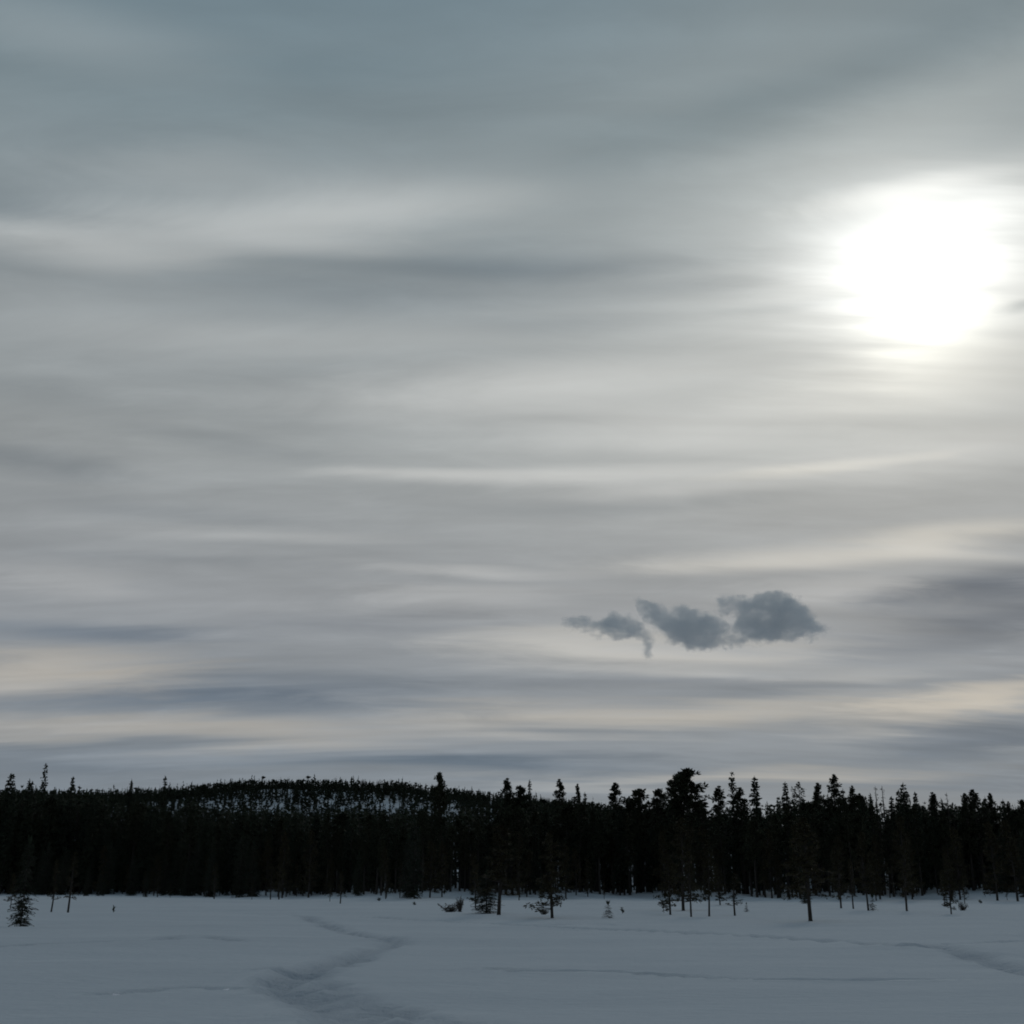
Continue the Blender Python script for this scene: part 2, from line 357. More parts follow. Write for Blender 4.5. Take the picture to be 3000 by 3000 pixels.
for k, (paz, pel, ra, re, tilt, rgb) in enumerate(STREAKS):
    if k % 12 == 11:   # evaluate in batches
        A = w.vec('MULTIPLY_ADD', acc, (1e-7, 1e-7, 0.0), A)
    m = w.mapping(A, loc=(paz, pel, 0), rot=(0, 0, R(tilt)), scale=(ra, re, 1), kind='TEXTURE')
    f = w.mapr(w.vec('LENGTH', m), 0.0, 1.0, 1.0, 0.0)
    acc = w.vec('MULTIPLY_ADD', w.comb(f, f, f), rgb, acc)
# light of the sun scattered in the sheet around it
def lobe(x0, y0, rx, ry, p):
    ew = w.math('MULTIPLY_ADD', s4, 1.6, w.math('MULTIPLY_ADD', s2, 2.0, w.math('MULTIPLY_ADD', s1, 1.6, el)))
    v = w.vec('LENGTH', w.mapping(w.comb(w.math('MULTIPLY_ADD', s4, 5.0, w.math('MULTIPLY_ADD', s3, 2.0, az)), ew, 0.0),
               loc=(x0, y0, 0), scale=(rx, ry, 1), kind='TEXTURE'))
    return w.math('EXPONENT', w.math('MULTIPLY', w.math('POWER', v, p), -1.0))
glow1 = lobe(SUN_AZ, SUN_EL + 0.35, 4.1, 2.35, 1.5)
glow2 = lobe(SUN_AZ - 0.2, SUN_EL - 2.9, 2.5, 1.5, 1.5)
glow5 = lobe(SUN_AZ, SUN_EL - 0.4, 10.0, 4.2, 1.2)
acc = w.vec('MULTIPLY_ADD', w.comb(glow5, glow5, glow5), (0.24, 0.233, 0.215), acc)
glow3 = w.math('EXPONENT', w.math('MULTIPLY', ang, -1 / 8.0))
glow4 = w.math('EXPONENT', w.math('MULTIPLY', ang, -1 / 20.0))
acc = w.vec('MULTIPLY_ADD', w.comb(glow1, glow1, glow1), (0.98, 0.97, 0.93), acc)
acc = w.vec('MULTIPLY_ADD', w.comb(glow2, glow2, glow2), (0.62, 0.60, 0.52), acc)
g3 = w.math('MULTIPLY', glow3, w.math('MULTIPLY_ADD', fib, 1.5, 1.0))
acc = w.vec('MULTIPLY_ADD', w.comb(g3, g3, g3), (0.20, 0.192, 0.172), acc)
acc = w.vec('MULTIPLY_ADD', w.comb(glow4, glow4, glow4), (0.035, 0.032, 0.024), acc)
lum = w.vec('DOT_PRODUCT', acc, (0.3, 0.5, 0.2))
acc = w.vec('MULTIPLY_ADD', w.vec('SUBTRACT', acc, w.comb(lum, lum, lum)), (1.3, 1.3, 1.3), w.comb(lum, lum, lum))
acc = w.vec('MAXIMUM', acc, (0.02, 0.025, 0.03))
total = w.vec('MULTIPLY_ADD', acc, (20 * 1.0, 20 * 1.012, 20 * 1.04), w.vec('SCALE', nish.outputs[0], 0.06))
bg = w.n('ShaderNodeBackground')
w.put(bg.inputs[0], total)
bg.inputs[1].default_value = 0.1
wo = w.n('ShaderNodeOutputWorld')
w.t.links.new(bg.outputs[0], wo.inputs[0])
world.cycles.sampling_method = 'MANUAL'
world.cycles.sample_map_resolution = 512

# ------------------------------------------------------------------ helpers
def tag(o, label=None, cat=None, group=None, kind=None):
    if label: o['label'] = label
    if cat: o['category'] = cat
    if group: o['group'] = group
    if kind: o['kind'] = kind
    return o

def mesh_np(name, v, tris=None, quads=None, mat=None, smooth=False):
    me = bpy.data.meshes.new(name)
    v = np.asarray(v, np.float32)
    f = tris if tris is not None else quads
    f = np.asarray(f, np.int32)
    k = f.shape[1]
    me.vertices.add(len(v))
    me.vertices.foreach_set('co', v.ravel())
    me.loops.add(f.size)
    me.loops.foreach_set('vertex_index', f.ravel())
    me.polygons.add(len(f))
    me.polygons.foreach_set('loop_start', np.arange(0, f.size, k, dtype=np.int32))
    if smooth:
        me.polygons.foreach_set('use_smooth', np.ones(len(f), bool))
    me.update(calc_edges=True)
    if mat: me.materials.append(mat)
    return me

def obj(name, data, parent=None):
    o = bpy.data.objects.new(name, data)
    col.objects.link(o)
    if parent: o.parent = parent
    return o

def new_mat(name):
    m = bpy.data.materials.new(name)
    m.use_nodes = True
    m.node_tree.nodes.clear()
    n = NT(m.node_tree)
    b = n.n('ShaderNodeBsdfPrincipled')
    o = n.n('ShaderNodeOutputMaterial')
    m.node_tree.links.new(b.outputs[0], o.inputs[0])
    return m, n, b

def foliage_mat(name, c0, c1):
    m, n, b = new_mat(name)
    oi = n.n('ShaderNodeObjectInfo')
    g = n.n('ShaderNodeNewGeometry')
    nz = n.noise(g.outputs['Position'], 1.3, 2.0)
    f = n.math('ADD', n.math('MULTIPLY', oi.outputs['Random'], 0.5), n.math('MULTIPLY', nz, 0.5))
    n.put(b.inputs['Base Color'], n.ramp(f, [(0.1, c0), (0.9, c1)]))
    b.inputs['Roughness'].default_value = 0.75
    b.inputs['Specular IOR Level'].default_value = 0.15
    return m

M_spruce = foliage_mat('spruce_needles', (0.018, 0.026, 0.018), (0.034, 0.042, 0.025))
M_pine = foliage_mat('pine_needles', (0.022, 0.028, 0.017), (0.040, 0.042, 0.024))
M_bogpine = foliage_mat('bog_pine_needles', (0.028, 0.026, 0.014), (0.050, 0.042, 0.022))
M_twig = foliage_mat('bare_twigs', (0.045, 0.038, 0.032), (0.075, 0.062, 0.05))

m, n, b = new_mat('bark')
g = n.n('ShaderNodeNewGeometry')
bk = n.noise(n.mapping(g.outputs['Position'], scale=(9, 9, 1.5)), 2.0, 4.0, 0.6)
n.put(b.inputs['Base Color'], n.ramp(bk, [(0.3, (0.018, 0.015, 0.013)), (0.7, (0.045, 0.037, 0.031))]))
b.inputs['Roughness'].default_value = 0.9
bp = n.n('ShaderNodeBump')
bp.inputs['Strength'].default_value = 0.6
bp.inputs['Distance'].default_value = 0.02
n.put(bp.inputs['Height'], bk)
n.put(b.inputs['Normal'], bp.outputs[0])
M_bark = m

m, n, b = new_mat('snow')
g = n.n('ShaderNodeNewGeometry')
pos = g.outputs['Position']
at = n.n('ShaderNodeAttribute')
at.attribute_name = 'packed'
drift = n.noise(n.mapping(pos, scale=(0.05, 0.22, 1)), 1.0, 4.0, 0.55)
mott = n.noise(n.mapping(pos, scale=(0.5, 1.2, 1)), 1.0, 5.0, 0.6)
dm = n.math('ADD', n.math('MULTIPLY', drift, 0.6), n.math('MULTIPLY', mott, 0.4))
c = n.ramp(dm, [(0.30, (0.56, 0.605, 0.665)), (0.70, (0.655, 0.695, 0.75))])
mx = n.n('ShaderNodeMix', data_type='RGBA')
n.put(mx.inputs['Factor'], n.math('MULTIPLY', at.outputs['Fac'], n.mapr(mott, 0.3, 0.7, 0.6, 1.0), clamp=True))
n.put(mx.inputs['A'], c)
mx.inputs['B'].default_value = (0.43, 0.475, 0.54, 1)
n.put(b.inputs['Base Color'], mx.outputs['Result'])
b.inputs['Roughness'].default_value = 0.9
b.inputs['Specular IOR Level'].default_value = 0.06
fine = n.noise(n.mapping(pos, scale=(1.0, 2.0, 1)), 2.2, 5.0, 0.6)
rough = n.noise(pos, 5.0, 4.0, 0.65)
hh = n.math('ADD', n.math('MULTIPLY', fine, 0.05), n.math('MULTIPLY', n.math('MULTIPLY', rough, at.outputs['Fac']), 0.10))
bp = n.n('ShaderNodeBump')
bp.inputs['Strength'].default_value = 0.9
bp.inputs['Distance'].default_value = 1.0
n.put(bp.inputs['Height'], hh)
n.put(b.inputs['Normal'], bp.outputs[0])
M_snow = m

# ------------------------------------------------------------------ the snow: one height field, the trodden trails cut out of it as their own sheets
def vnoise(x, y, seed):
    """smooth value noise on numpy arrays"""
    xi, yi = np.floor(x), np.floor(y)
    fx, fy = x - xi, y - yi
    fx, fy = fx * fx * (3 - 2 * fx), fy * fy * (3 - 2 * fy)
    def h(a, b_):
        s = np.sin(a * 127.1 + b_ * 311.7 + seed * 74.7) * 43758.5453
        return s - np.floor(s)
    a = h(xi, yi) * (1 - fx) + h(xi + 1, yi) * fx
    c_ = h(xi, yi + 1) * (1 - fx) + h(xi + 1, yi + 1) * fx
    return a * (1 - fy) + c_ * fy - 0.5

def sstep(v, a, b_):
    t = np.clip((v - a) / (b_ - a), 0, 1)
    return t * t * (3 - 2 * t)

EX, EYS = np.array([e[0] for e in EDGE]), np.array([e[1] for e in EDGE])
RX, RZ = np.array([e[0] for e in RIDGE]), np.array([e[1] for e in RIDGE]) * 0.88
def edge_y(x): return np.interp(x, EX, EYS)

def terrain(x, y):
    x = np.asarray(x, float); y = np.asarray(y, float)
    ey = edge_y(x)
    z = 0.17 * vnoise(x / 11, y / 5.0, 1) + 0.065 * vnoise(x / 3.1, y / 1.7, 2) + 0.022 * vnoise(x / 1.1, y / 0.8, 3)
    z = z * (1 + sstep(y, 60, 150))
    z = z + 1.5 * sstep(y - ey, -22, 22) * (0.65 + 0.9 * vnoise(x / 8, y / 30, 4)) * (1 - 0.5 * sstep(-x, 30, 70))
    z = z + 3.2 * sstep(y - ey, 5, 120)
    ridge = np.interp(x, RX, RZ)
    rise = sstep(y, 430, 1000)
    z = z + np.maximum(ridge - 3.2, 0) * rise * (1 - 0.5 * sstep(y, 1040, 2400))
    z = z + 9 * vnoise(x / 90, y / 80, 5) * sstep(y, 450, 700) * (1 - sstep(y, 950, 1000)) * (1 - sstep(x, 100, 300))
    return z

def catmull(pts, per):
    p = np.array(pts, float)
    p = np.vstack([2 * p[0] - p[1], p, 2 * p[-1] - p[-2]])
    out = []
    for i in range(1, len(p) - 2):
        t = np.linspace(0, 1, per, endpoint=False)[:, None]
        out.append(0.5 * (2 * p[i] + (p[i + 1] - p[i - 1]) * t + (2 * p[i - 1] - 5 * p[i] + 4 * p[i + 1] - p[i + 2]) * t ** 2
                          + (3 * p[i] - p[i - 1] - 3 * p[i + 1] + p[i + 2]) * t ** 3))
    out.append(p[-2][None])
    return np.vstack(out)

def dist_to(poly, x, y):
    best = np.full(x.shape, 1e9)
    for a, c_ in zip(poly[:-1], poly[1:]):
        d = c_ - a
        L = max(d @ d, 1e-9)
        t = np.clip(((x - a[0]) * d[0] + (y - a[1]) * d[1]) / L, 0, 1)
        best = np.minimum(best, np.hypot(x - a[0] - t * d[0], y - a[1] - t * d[1]))
    return best

ty = np.concatenate([-np.geomspace(400, 3, 24), np.linspace(-2, 9, 20), np.geomspace(9.2, 80, 340), np.geomspace(81, 480, 90), np.linspace(488, 1060, 70), np.geomspace(1080, 9000, 26)])
tx = 22 * np.sinh(np.linspace(-6.4, 6.4, 700))
GX, GY = np.meshgrid(tx, ty)
GZ = terrain(GX, GY)
packed = np.zeros_like(GZ)
owner = np.full(GZ.shape, -1)
near = (GY > 8) & (GY < 90) & (np.abs(GX) < 30)
nx_, ny_ = GX[near], GY[near]
zz = GZ[near]; pk = packed[near]; ow = owner[near]
for i, (lab, hw, dep, pts) in enumerate(TRAILS):
    d = dist_to(catmull(pts, 9), nx_, ny_)
    d = d + hw * 0.9 * vnoise(nx_ / 0.7, ny_ / 0.9, 20 + i) + hw * 0.5 * vnoise(nx_ / 2.3, ny_ / 2.9, 40 + i)
    t = d / hw
    fade = 0.65 + 0.7 * vnoise(nx_ / 4, ny_ / 5, 60 + i)
    groove = 1 - sstep(t, 0.35, 1.25)
    lip = np.exp(-((t - 1.6) / 0.5) ** 2)
    zz = zz - 1.35 * dep * groove * (0.8 + fade * 0.4) + 0.4 * dep * lip + groove * 0.10 * vnoise(nx_ / 0.33, ny_ / 0.4, 80 + i)
    pk = np.maximum(pk, np.clip((1 - sstep(t, 0.5, 1.5)) * (0.55 + fade * 0.5), 0, 1))
    ow = np.where(t < 1.05, i, ow)
GZ[near], packed[near], owner[near] = zz, pk, ow
V = np.stack([GX, GY, GZ], -1).reshape(-1, 3)
ny, nx = GX.shape
idx = np.arange(ny * nx).reshape(ny, nx)
Q = np.stack([idx[:-1, :-1], idx[:-1, 1:], idx[1:, 1:], idx[1:, :-1]], -1).reshape(-1, 4)
fo = np.stack([owner[:-1, :-1], owner[:-1, 1:], owner[1:, 1:], owner[1:, :-1]], -1).reshape(-1, 4)
fown = np.where((fo == fo[:, :1]).all(1), fo[:, 0], -1)
nrm = np.cross(V[Q[:, 2]] - V[Q[:, 0]], V[Q[:, 3]] - V[Q[:, 1]])
VN = np.zeros_like(V)
for k in range(4):
    for a in range(3):
        VN[:, a] += np.bincount(Q[:, k], nrm[:, a], len(V))
VN /= np.linalg.norm(VN, axis=1)[:, None]
PK = packed.ravel()

def sheet(name, sel, label, cat=None):
    q = Q[sel]
    used, inv = np.unique(q, return_inverse=True)
    me = mesh_np(name, V[used], quads=inv.reshape(-1, 4), mat=M_snow, smooth=True)
    a = me.attributes.new('packed', 'FLOAT', 'POINT')
    a.data.foreach_set('value', PK[used].astype(np.float32))
    me.normals_split_custom_set_from_vertices(VN[used].tolist())
    return tag(obj(name, me), label, cat, kind='structure')

sheet('snow_ground', fown < 0, 'wide flat snow-covered bog reaching to the dark forest edge', 'snow')
for i, (lab, hw, dep, pts) in enumerate(TRAILS):
    if (fown == i).sum() > 10:
        sheet('snow_trail', fown == i, lab, 'trail')

def gz(x, y): return float(terrain(x, y))

# ------------------------------------------------------------------ tree shapes
class Geo:
    def __init__(self): self.v = []; self.f = []
    def tri(self, a, b_, c_):
        i = len(self.v); self.v += [a, b_, c_]; self.f.append((i, i + 1, i + 2))
    def quad(self, a, b_, c_, d):
        i = len(self.v); self.v += [a, b_, c_, d]; self.f += [(i, i + 1, i + 2), (i, i + 2, i + 3)]
    def tube(self, pts, rads, k=6):
        base = len(self.v)
        for j, (p, r) in enumerate(zip(pts, rads)):
            q = pts[min(j + 1, len(pts) - 1)]; o = pts[max(j - 1, 0)]
            t = (Vector(q) - Vector(o)).normalized()
            u = t.orthogonal().normalized(); s = t.cross(u)
            for i in range(k):
                a = 2 * math.pi * i / k
                self.v.append(tuple(Vector(p) + u * (r * math.cos(a)) + s * (r * math.sin(a))))
        for j in range(len(pts) - 1):
            for i in range(k):
                a, b_ = base + j * k + i, base + j * k + (i + 1) % k
                self.f += [(a, b_, b_ + k), (a, b_ + k, a + k)]
    def mesh(self, name, mat): return mesh_np(name, self.v, tris=self.f, mat=mat)

def spray(g, rng, p, d, l, wd):
    """a flat tuft of needles: a ragged leaf-sized lozenge"""
    d = d.normalized()
    s = d.cross(Vector((rng.uniform(-1, 1), rng.uniform(-1, 1), rng.uniform(-1, 1))))
    if s.length < 1e-3: s = d.orthogonal()
    s = s.normalized() * wd
    g.quad(tuple(p), tuple(p + d * l * 0.45 + s), tuple(p + d * l), tuple(p + d * l * 0.5 - s))

def R0_(W, rel, tip): return W * rel ** tip

def spruce(rng, H=15.0, W=1.3, z0=0.10, whorls=34, per=7, dens=5, tip=0.9, sparse=0.0, stick=0.0, lite=False):
    """tapering trunk with drooping whorls; W is the crown's half width"""
    t = Geo(); c_ = Geo()
    bend = Vector((rng.uniform(-.012, .012) * H, rng.uniform(-.012, .012) * H, 0))
    def axis(f): return Vector((bend.x * f * f, bend.y * f * f, H * f))
    t.tube([tuple(axis(f)) for f in (0, .04, .3, .6, .85, 1)], [H * k for k in (.0125, .0105, .0085, .0055, .0028, .0006)], 4 if lite else 7)
    for i in range(whorls):
        f = z0 + (1 - z0) * ((i + rng.uniform(-.3, .3)) / whorls)
        f = min(max(f, .02), .995)
        rel = (1 - f) / (1 - z0)
        for j in range(2 if lite else 3):
            sz = .34 + .35 * R0_(W, rel, tip)
            spray(c_, rng, axis(f) + Vector((rng.uniform(-.5, .5), rng.uniform(-.5, .5), 0)) * R0_(W, rel, tip) * .8, Vector((rng.uniform(-.6, .6), rng.uniform(-.6, .6), rng.choice((-1, .6)))), sz * H / 15, sz * .30 * H / 15)
        R0 = W * (rel ** tip) * (1.0 if f > z0 + .12 else .75)
        for j in range(per):
            if rng.random() < sparse: continue
            a = rng.uniform(0, 2 * math.pi)
            L = R0 * rng.uniform(.55, 1.12) + .12
            o = Vector((math.cos(a), math.sin(a), 0))
            p0 = axis(f)
            droop = rng.uniform(-.55, -.1) if rel > .3 else rng.uniform(-.2, .35)
            prev = p0
            nseg = max(2, int(dens * (0.45 + 0.55 * L / max(W, .1))))
            tipp = p0 + o * L + Vector((0, 0, L * droop))
            if (stick or L > .9) and not lite:
                t.tube([tuple(p0), tuple(tipp)], [.012 + .01 * L, .004], 3)
            for s_ in range(nseg):
                q = (s_ + rng.uniform(.2, 1)) / nseg
                p = p0.lerp(tipp, q) + Vector((0, 0, .10 * L * math.sin(q * 3.1)))
                ss = rng.uniform(.7, 1.25) * min(1.0, max(.28, (H / 13) ** .7)) * (.30 + .22 * min(L, 1.5)) * (1.15 - .45 * q)
                d = (o * rng.uniform(.3, 1) + Vector((-o.y, o.x, 0)) * rng.uniform(-.9, .9) + Vector((0, 0, rng.uniform(-.55, .12))))
                spray(c_, rng, p, d, ss, ss * (rng.uniform(.22, .36) if H > 6 else rng.uniform(.10, .18)))
    for k in range(5):
        spray(c_, rng, axis(.955 + .008 * k), Vector((rng.uniform(-.3, .3), rng.uniform(-.3, .3), 1)), .45, .06)
    return t, c_

def pine(rng, H=14.0, W=2.0, z0=.45, limbs=34, puffs=3, dens=18, shape='round', ps=1.0, lite=False):
    """bare trunk with limbs ending in tufts of needles"""
    t = Geo(); c_ = Geo()
    bend = Vector((rng.uniform(-.03, .03) * H, rng.uniform(-.03, .03) * H, 0))
    wob = rng.uniform(0, 6)
    def axis(f): return Vector((bend.x * f * f + .006 * H * math.sin(wob + 5 * f), bend.y * f * f + .006 * H * math.cos(wob + 4 * f), H * f)) - Vector((.006 * H * math.sin(wob), .006 * H * math.cos(wob), 0))
    t.tube([tuple(axis(f)) for f in (0, .03, .2, .4, .6, .8, .97)], [H * k for k in (.0165, .0138, .012, .0105, .0082, .005, .0018)], 4 if lite else 8)
    for i in range(limbs):
        q = (i + rng.uniform(0, 1)) / limbs
        f = z0 + (.985 - z0) * q
        if shape == 'round': prof = math.sqrt(max(0.03, 1 - (q * 1.0) ** 2.4)) * (.55 + .45 * min(1, q * 3))
        elif shape == 'column': prof = (min(1, (1 - q) * 2.8 + .16)) * (.8 + .2 * min(1, q * 4))
        else: prof = (1 - q) * .8 + .2
        L = W * prof * rng.uniform(.55, 1.08)
        a = rng.uniform(0, 2 * math.pi)
        o = Vector((math.cos(a), math.sin(a), 0))
        up = rng.uniform(-.15, .35) + .35 * q
        p0 = axis(f * .985)
        p1 = p0 + o * L * .55 + Vector((0, 0, L * up * .35))
        p2 = p0 + o * L + Vector((0, 0, L * up))
        if not lite: t.tube([tuple(p0), tuple(p1), tuple(p2)], [.012 * H * .35 * (1.1 - q) + .012, .02, .006], 4)
        for k in range(puffs):
            u = rng.uniform(.35, 1.0)
            ctr = p0.lerp(p2, u) + Vector((rng.uniform(-1, 1), rng.uniform(-1, 1), rng.uniform(-.4, .5))) * (.16 * L)
            pr = (.20 + .13 * W) * rng.uniform(.7, 1.25) * ps
            for s_ in range(dens):
                d = Vector((rng.gauss(0, 1), rng.gauss(0, 1), rng.gauss(0, .75) + .25))
                d.normalize()
                l = pr * rng.uniform(.5, 1.15)
                spray(c_, rng, ctr + d * pr * rng.uniform(0, .5), d, l, l * rng.uniform(.16, .30))
    for k in range(4):
        ctr = axis(.985)
        for s_ in range(dens // 2):
            d = Vector((rng.gauss(0, .6), rng.gauss(0, .6), 1)).normalized()
            spray(c_, rng, ctr, d, .36 * ps, .08)
    return t, c_

def snag(rng, H=14.0):
    t = Geo(); c_ = Geo()
    t.tube([(0, 0, 0), (.03, 0, H * .4), (0, .04, H * .75), (.02, 0, H)], [.2, .17, .12, .03], 6)
    for i in range(120):
        f = rng.uniform(.25, .99)
        a = rng.uniform(0, 6.28); L = rng.uniform(.2, .62) * (1.15 - f * .7)
        p = Vector((0, 0, f * H)); e = p + Vector((math.cos(a) * L, math.sin(a) * L, -L * rng.uniform(.1, .8)))
        c_.tube([tuple(p), tuple(e)], [.02, .006], 3)
        for k in range(2):
            spray(c_, rng, p.lerp(e, rng.uniform(.4, .9)), e - p + Vector((rng.uniform(-.2, .2), rng.uniform(-.2, .2), 0)), .28, .05)
    return t, c_

def shrub(rng, H=1.0, W=1.0, n_=26):
    t = Geo(); c_ = Geo()
    for i in range(n_):
        a = rng.uniform(0, 6.28); r = W * rng.uniform(.25, 1)
        p0 = Vector((rng.uniform(-.12, .12) * W, rng.uniform(-.12, .12) * W, -.05))
        e = Vector((math.cos(a) * r, math.sin(a) * r, H * rng.uniform(.25, 1)))
        mid = p0.lerp(e, .5) + Vector((0, 0, H * rng.uniform(-.05, .25)))
        t.tube([tuple(p0), tuple(mid), tuple(e)], [.022, .015, .006], 4)
        for k in range(6):
            q = p0.lerp(e, .3) if k == 0 else mid.lerp(e, rng.uniform(0, 1))
            d = Vector((rng.uniform(-1, 1), rng.uniform(-1, 1), rng.uniform(-.2, 1))).normalized()
            c_.tube([tuple(q), tuple(q + d * rng.uniform(.12, .34))], [.010, .004], 3)
            spray(c_, rng, q + d * .1, d, rng.uniform(.10, .22), .035)
    return t, c_

def stub(rng, H=.35):
    t = Geo(); c_ = Geo()
    t.tube([(0, 0, -.05), (.01, 0, H * .6), (.03, .01, H)], [.022, .016, .004], 5)
    for k in range(26):
        f = rng.uniform(.15, 1)
        spray(c_, rng, Vector((.02 * f, 0, H * f)), Vector((rng.gauss(0, 1), rng.gauss(0, 1), .9)), .15, .028)
    return t, c_

KINDS = {   # maker, nominal height, nominal half width, number of shapes, needles, kind name, category
    'spruce':      (lambda r: spruce(r, 16, 1.35, .10, 40, 9, 6, .52), 16, 1.35, 4, M_spruce, 'spruce_tree'),
    'spruce_wide': (lambda r: spruce(r, 15, 2.1, .10, 36, 10, 8, .6), 15, 2.1, 3, M_spruce, 'spruce_tree'),
    'spruce_open': (lambda r: spruce(r, 18, 1.3, .12, 40, 7, 5, .55, .25, 1), 18, 1.3, 2, M_spruce, 'spruce_tree'),
    'spike':       (lambda r: spruce(r, 16, .75, .12, 50, 8, 6, .55, .1), 16, .75, 3, M_spruce, 'spruce_tree'),
    'pine_round':  (lambda r: pine(r, 14, 2.0, .48, 46, 4, 18, 'round'), 14, 2.0, 4, M_pine, 'pine_tree'),
    'pine_airy':   (lambda r: pine(r, 14, 1.9, .55, 30, 2, 9, 'round', .8), 14, 1.9, 1, M_pine, 'pine_tree'),
    'pine_column': (lambda r: pine(r, 14, 1.3, .35, 50, 4, 15, 'column'), 14, 1.3, 5, M_pine, 'pine_tree'),
    'snag':        (lambda r: snag(r, 14), 14, .55, 2, M_twig, 'dead_spruce'),
    'bog_pine':    (lambda r: pine(r, 5, 1.0, .24, 52, 4, 15, 'cone', .44), 5, 1.0, 5, M_bogpine, 'pine_tree'),
    'low_pine':    (lambda r: pine(r, 5, 1.1, .10, 58, 4, 15, 'cone', .42), 5, 1.1, 4, M_bogpine, 'pine_tree'),
    'thin_pine':   (lambda r: pine(r, 4, .5, .24, 32, 3, 10, 'cone', .45), 4, .5, 3, M_bogpine, 'pine_tree'),
    'bog_spruce':  (lambda r: spruce(r, 3.4, .65, .04, 34, 9, 9, .6, .1, 1), 3.4, .65, 3, M_spruce, 'spruce_tree'),
    'sapling':     (lambda r: spruce(r, 1.0, .36, .08, 14, 5, 4, .8, .2, 1), 1.0, .36, 2, M_spruce, 'spruce_sapling'),
    'shrub':       (lambda r: shrub(r, .6, .6), .6, .6, 3, M_twig, 'bare_shrub'),
    'stub':        (lambda r: stub(r), .35, .1, 2, M_spruce, 'seedling'),
}
CAT = {'spruce_tree': 'spruce', 'pine_tree': 'pine', 'dead_spruce': 'dead tree', 'spruce_sapling': 'sapling', 'bare_shrub': 'shrub', 'seedling': 'seedling'}
SHAPES = {}
for kn, (mk, H, W_, cnt, mat, nm) in KINDS.items():
    SHAPES[kn] = []
    for s_ in range(cnt):
        t, c_ = mk(random.Random(sum(map(ord, kn)) * 31 + s_))
        SHAPES[kn].append((t.mesh(nm + '_trunk', M_bark), c_.mesh(nm + '_crown', mat)))

rng = random.Random(7)
counter = {}
PARTS = {'bare_shrub': ('stems', 'twigs'), 'seedling': ('stem', 'needles')}
def plant(kind, x, y, h, hw, label, group=None, lean=0.0):
    mk, H, W_, cnt, mat, nm = KINDS[kind]
    i = counter.get(kind, 0); counter[kind] = i + 1
    tm, cm = SHAPES[kind][i % cnt]
    root = bpy.data.objects.new(nm, None)
    root.empty_display_size = 0.3
    col.objects.link(root)
    root.location = (x, y, gz(x, y) - 0.06)
    root.rotation_euler = (rng.uniform(-.012, .012) + lean * .3, rng.uniform(-.012, .012) + lean, rng.uniform(0, 6.28))
    root.scale = (hw / W_, hw / W_, (h + 0.06) / H)
    tag(root, label, CAT[nm], group)
    pt, pc = PARTS.get(nm, ('trunk', 'crown'))
    obj(pt, tm, root)
    obj(pc, cm, root)
    return root

placed = []
for kind, x, y, top, hw, lab in SKYLINE:
    plant(kind, x, y, top - gz(x, y), hw * (1.75 if kind.startswith('pine') else 1.5), lab, 'trees rising above the forest skyline')
    placed.append((x, y))
for kind, x, y, top, hw, lab in BOG_TREES:
    plant(kind, x, y, top - gz(x, y), hw * 1.3, lab, 'small trees standing out on the snow', lean=rng.uniform(-.03, .03))
for kind, x, y, top, hw, lab in SMALL_PLANTS:
    plant(kind, x, y, max(top - gz(x, y), .15), hw, lab, 'seedlings and shrubs on the snow')

# ------------------------------------------------------------------ the forest edge: the front trees one by one, the wood behind as one mass
CAZ, CEL = np.array([e[0] for e in CANOPY]), np.array([e[1] for e in CANOPY]) + 0.06
def canopy_limit(x, y):
    return EYE + math.hypot(x, y) * math.tan(R(float(np.interp(math.degrees(math.atan2(x, y)), CAZ, CEL))))

EDGE_LABEL = {
    'spruce': 'dark spruce in the packed front row of the forest edge',
    'spruce_wide': 'dark shaggy wide spruce in the front row of the forest edge',
    'pine_column': 'dark pine with bare lower trunk in the front row of the forest edge',
    'pine_round': 'dark round-crowned pine with bare trunk in the front row of the forest edge',
    'thin_pine': 'short thin understory pine at the foot of the forest edge',
    'bog_spruce': 'small bushy understory spruce at the foot of the forest edge',
}
def edge_tree(kind, x, y, h, hw, grp):
    plant(kind, x, y, h, hw, EDGE_LABEL[kind], grp, lean=rng.uniform(-.02, .02))

for row, (d0, d1, step) in enumerate(((0, 6, 1.35), (6, 14, 1.55))):
    x = -128.0
    while x < 92:
        x += step * rng.uniform(.5, 1.5) * (1.25 if x < -40 else 1.0)
        y = float(edge_y(x)) + rng.uniform(d0, d1) + 22 * float(vnoise(np.array(x / 9.0), np.array(0.5), 11))
        g0 = gz(x, y)
        a = math.degrees(math.atan2(x, y))
        if abs(a) > 27.5: continue
        lim = canopy_limit(x, y) - g0
        h = lim * rng.uniform(.62, 1.0)
        ps = .8 if a < -8 else .25
        if rng.random() < ps:
            k = rng.choice(['spruce', 'spruce', 'spruce_wide'])
            hw = h * (.085 if k == 'spruce' else .115) * rng.uniform(.85, 1.25)
        else:
            k = rng.choice(['pine_column', 'pine_column', 'pine_round'])
            hw = h * (.10 if k == 'pine_column' else .145) * rng.uniform(.85, 1.25)
        edge_tree(k, x, y, h, hw, 'trees of the forest edge')
x = -118.0
while x < 85:
    x += rng.uniform(.9, 2.6) if x < -12 else rng.uniform(1.2, 4.5)
    y = float(edge_y(x)) + (rng.uniform(-6, 4) if rng.random() < .6 else rng.uniform(-38, -4))
    if abs(math.degrees(math.atan2(x, y))) > 26.5: continue
    k = 'bog_spruce' if rng.random() < (.7 if x < -40 else .35) else 'thin_pine'
    h = rng.uniform(1.6, 5.0)
    edge_tree(k, x, y, h, h * rng.uniform(.13, .2), 'understory of the forest edge')

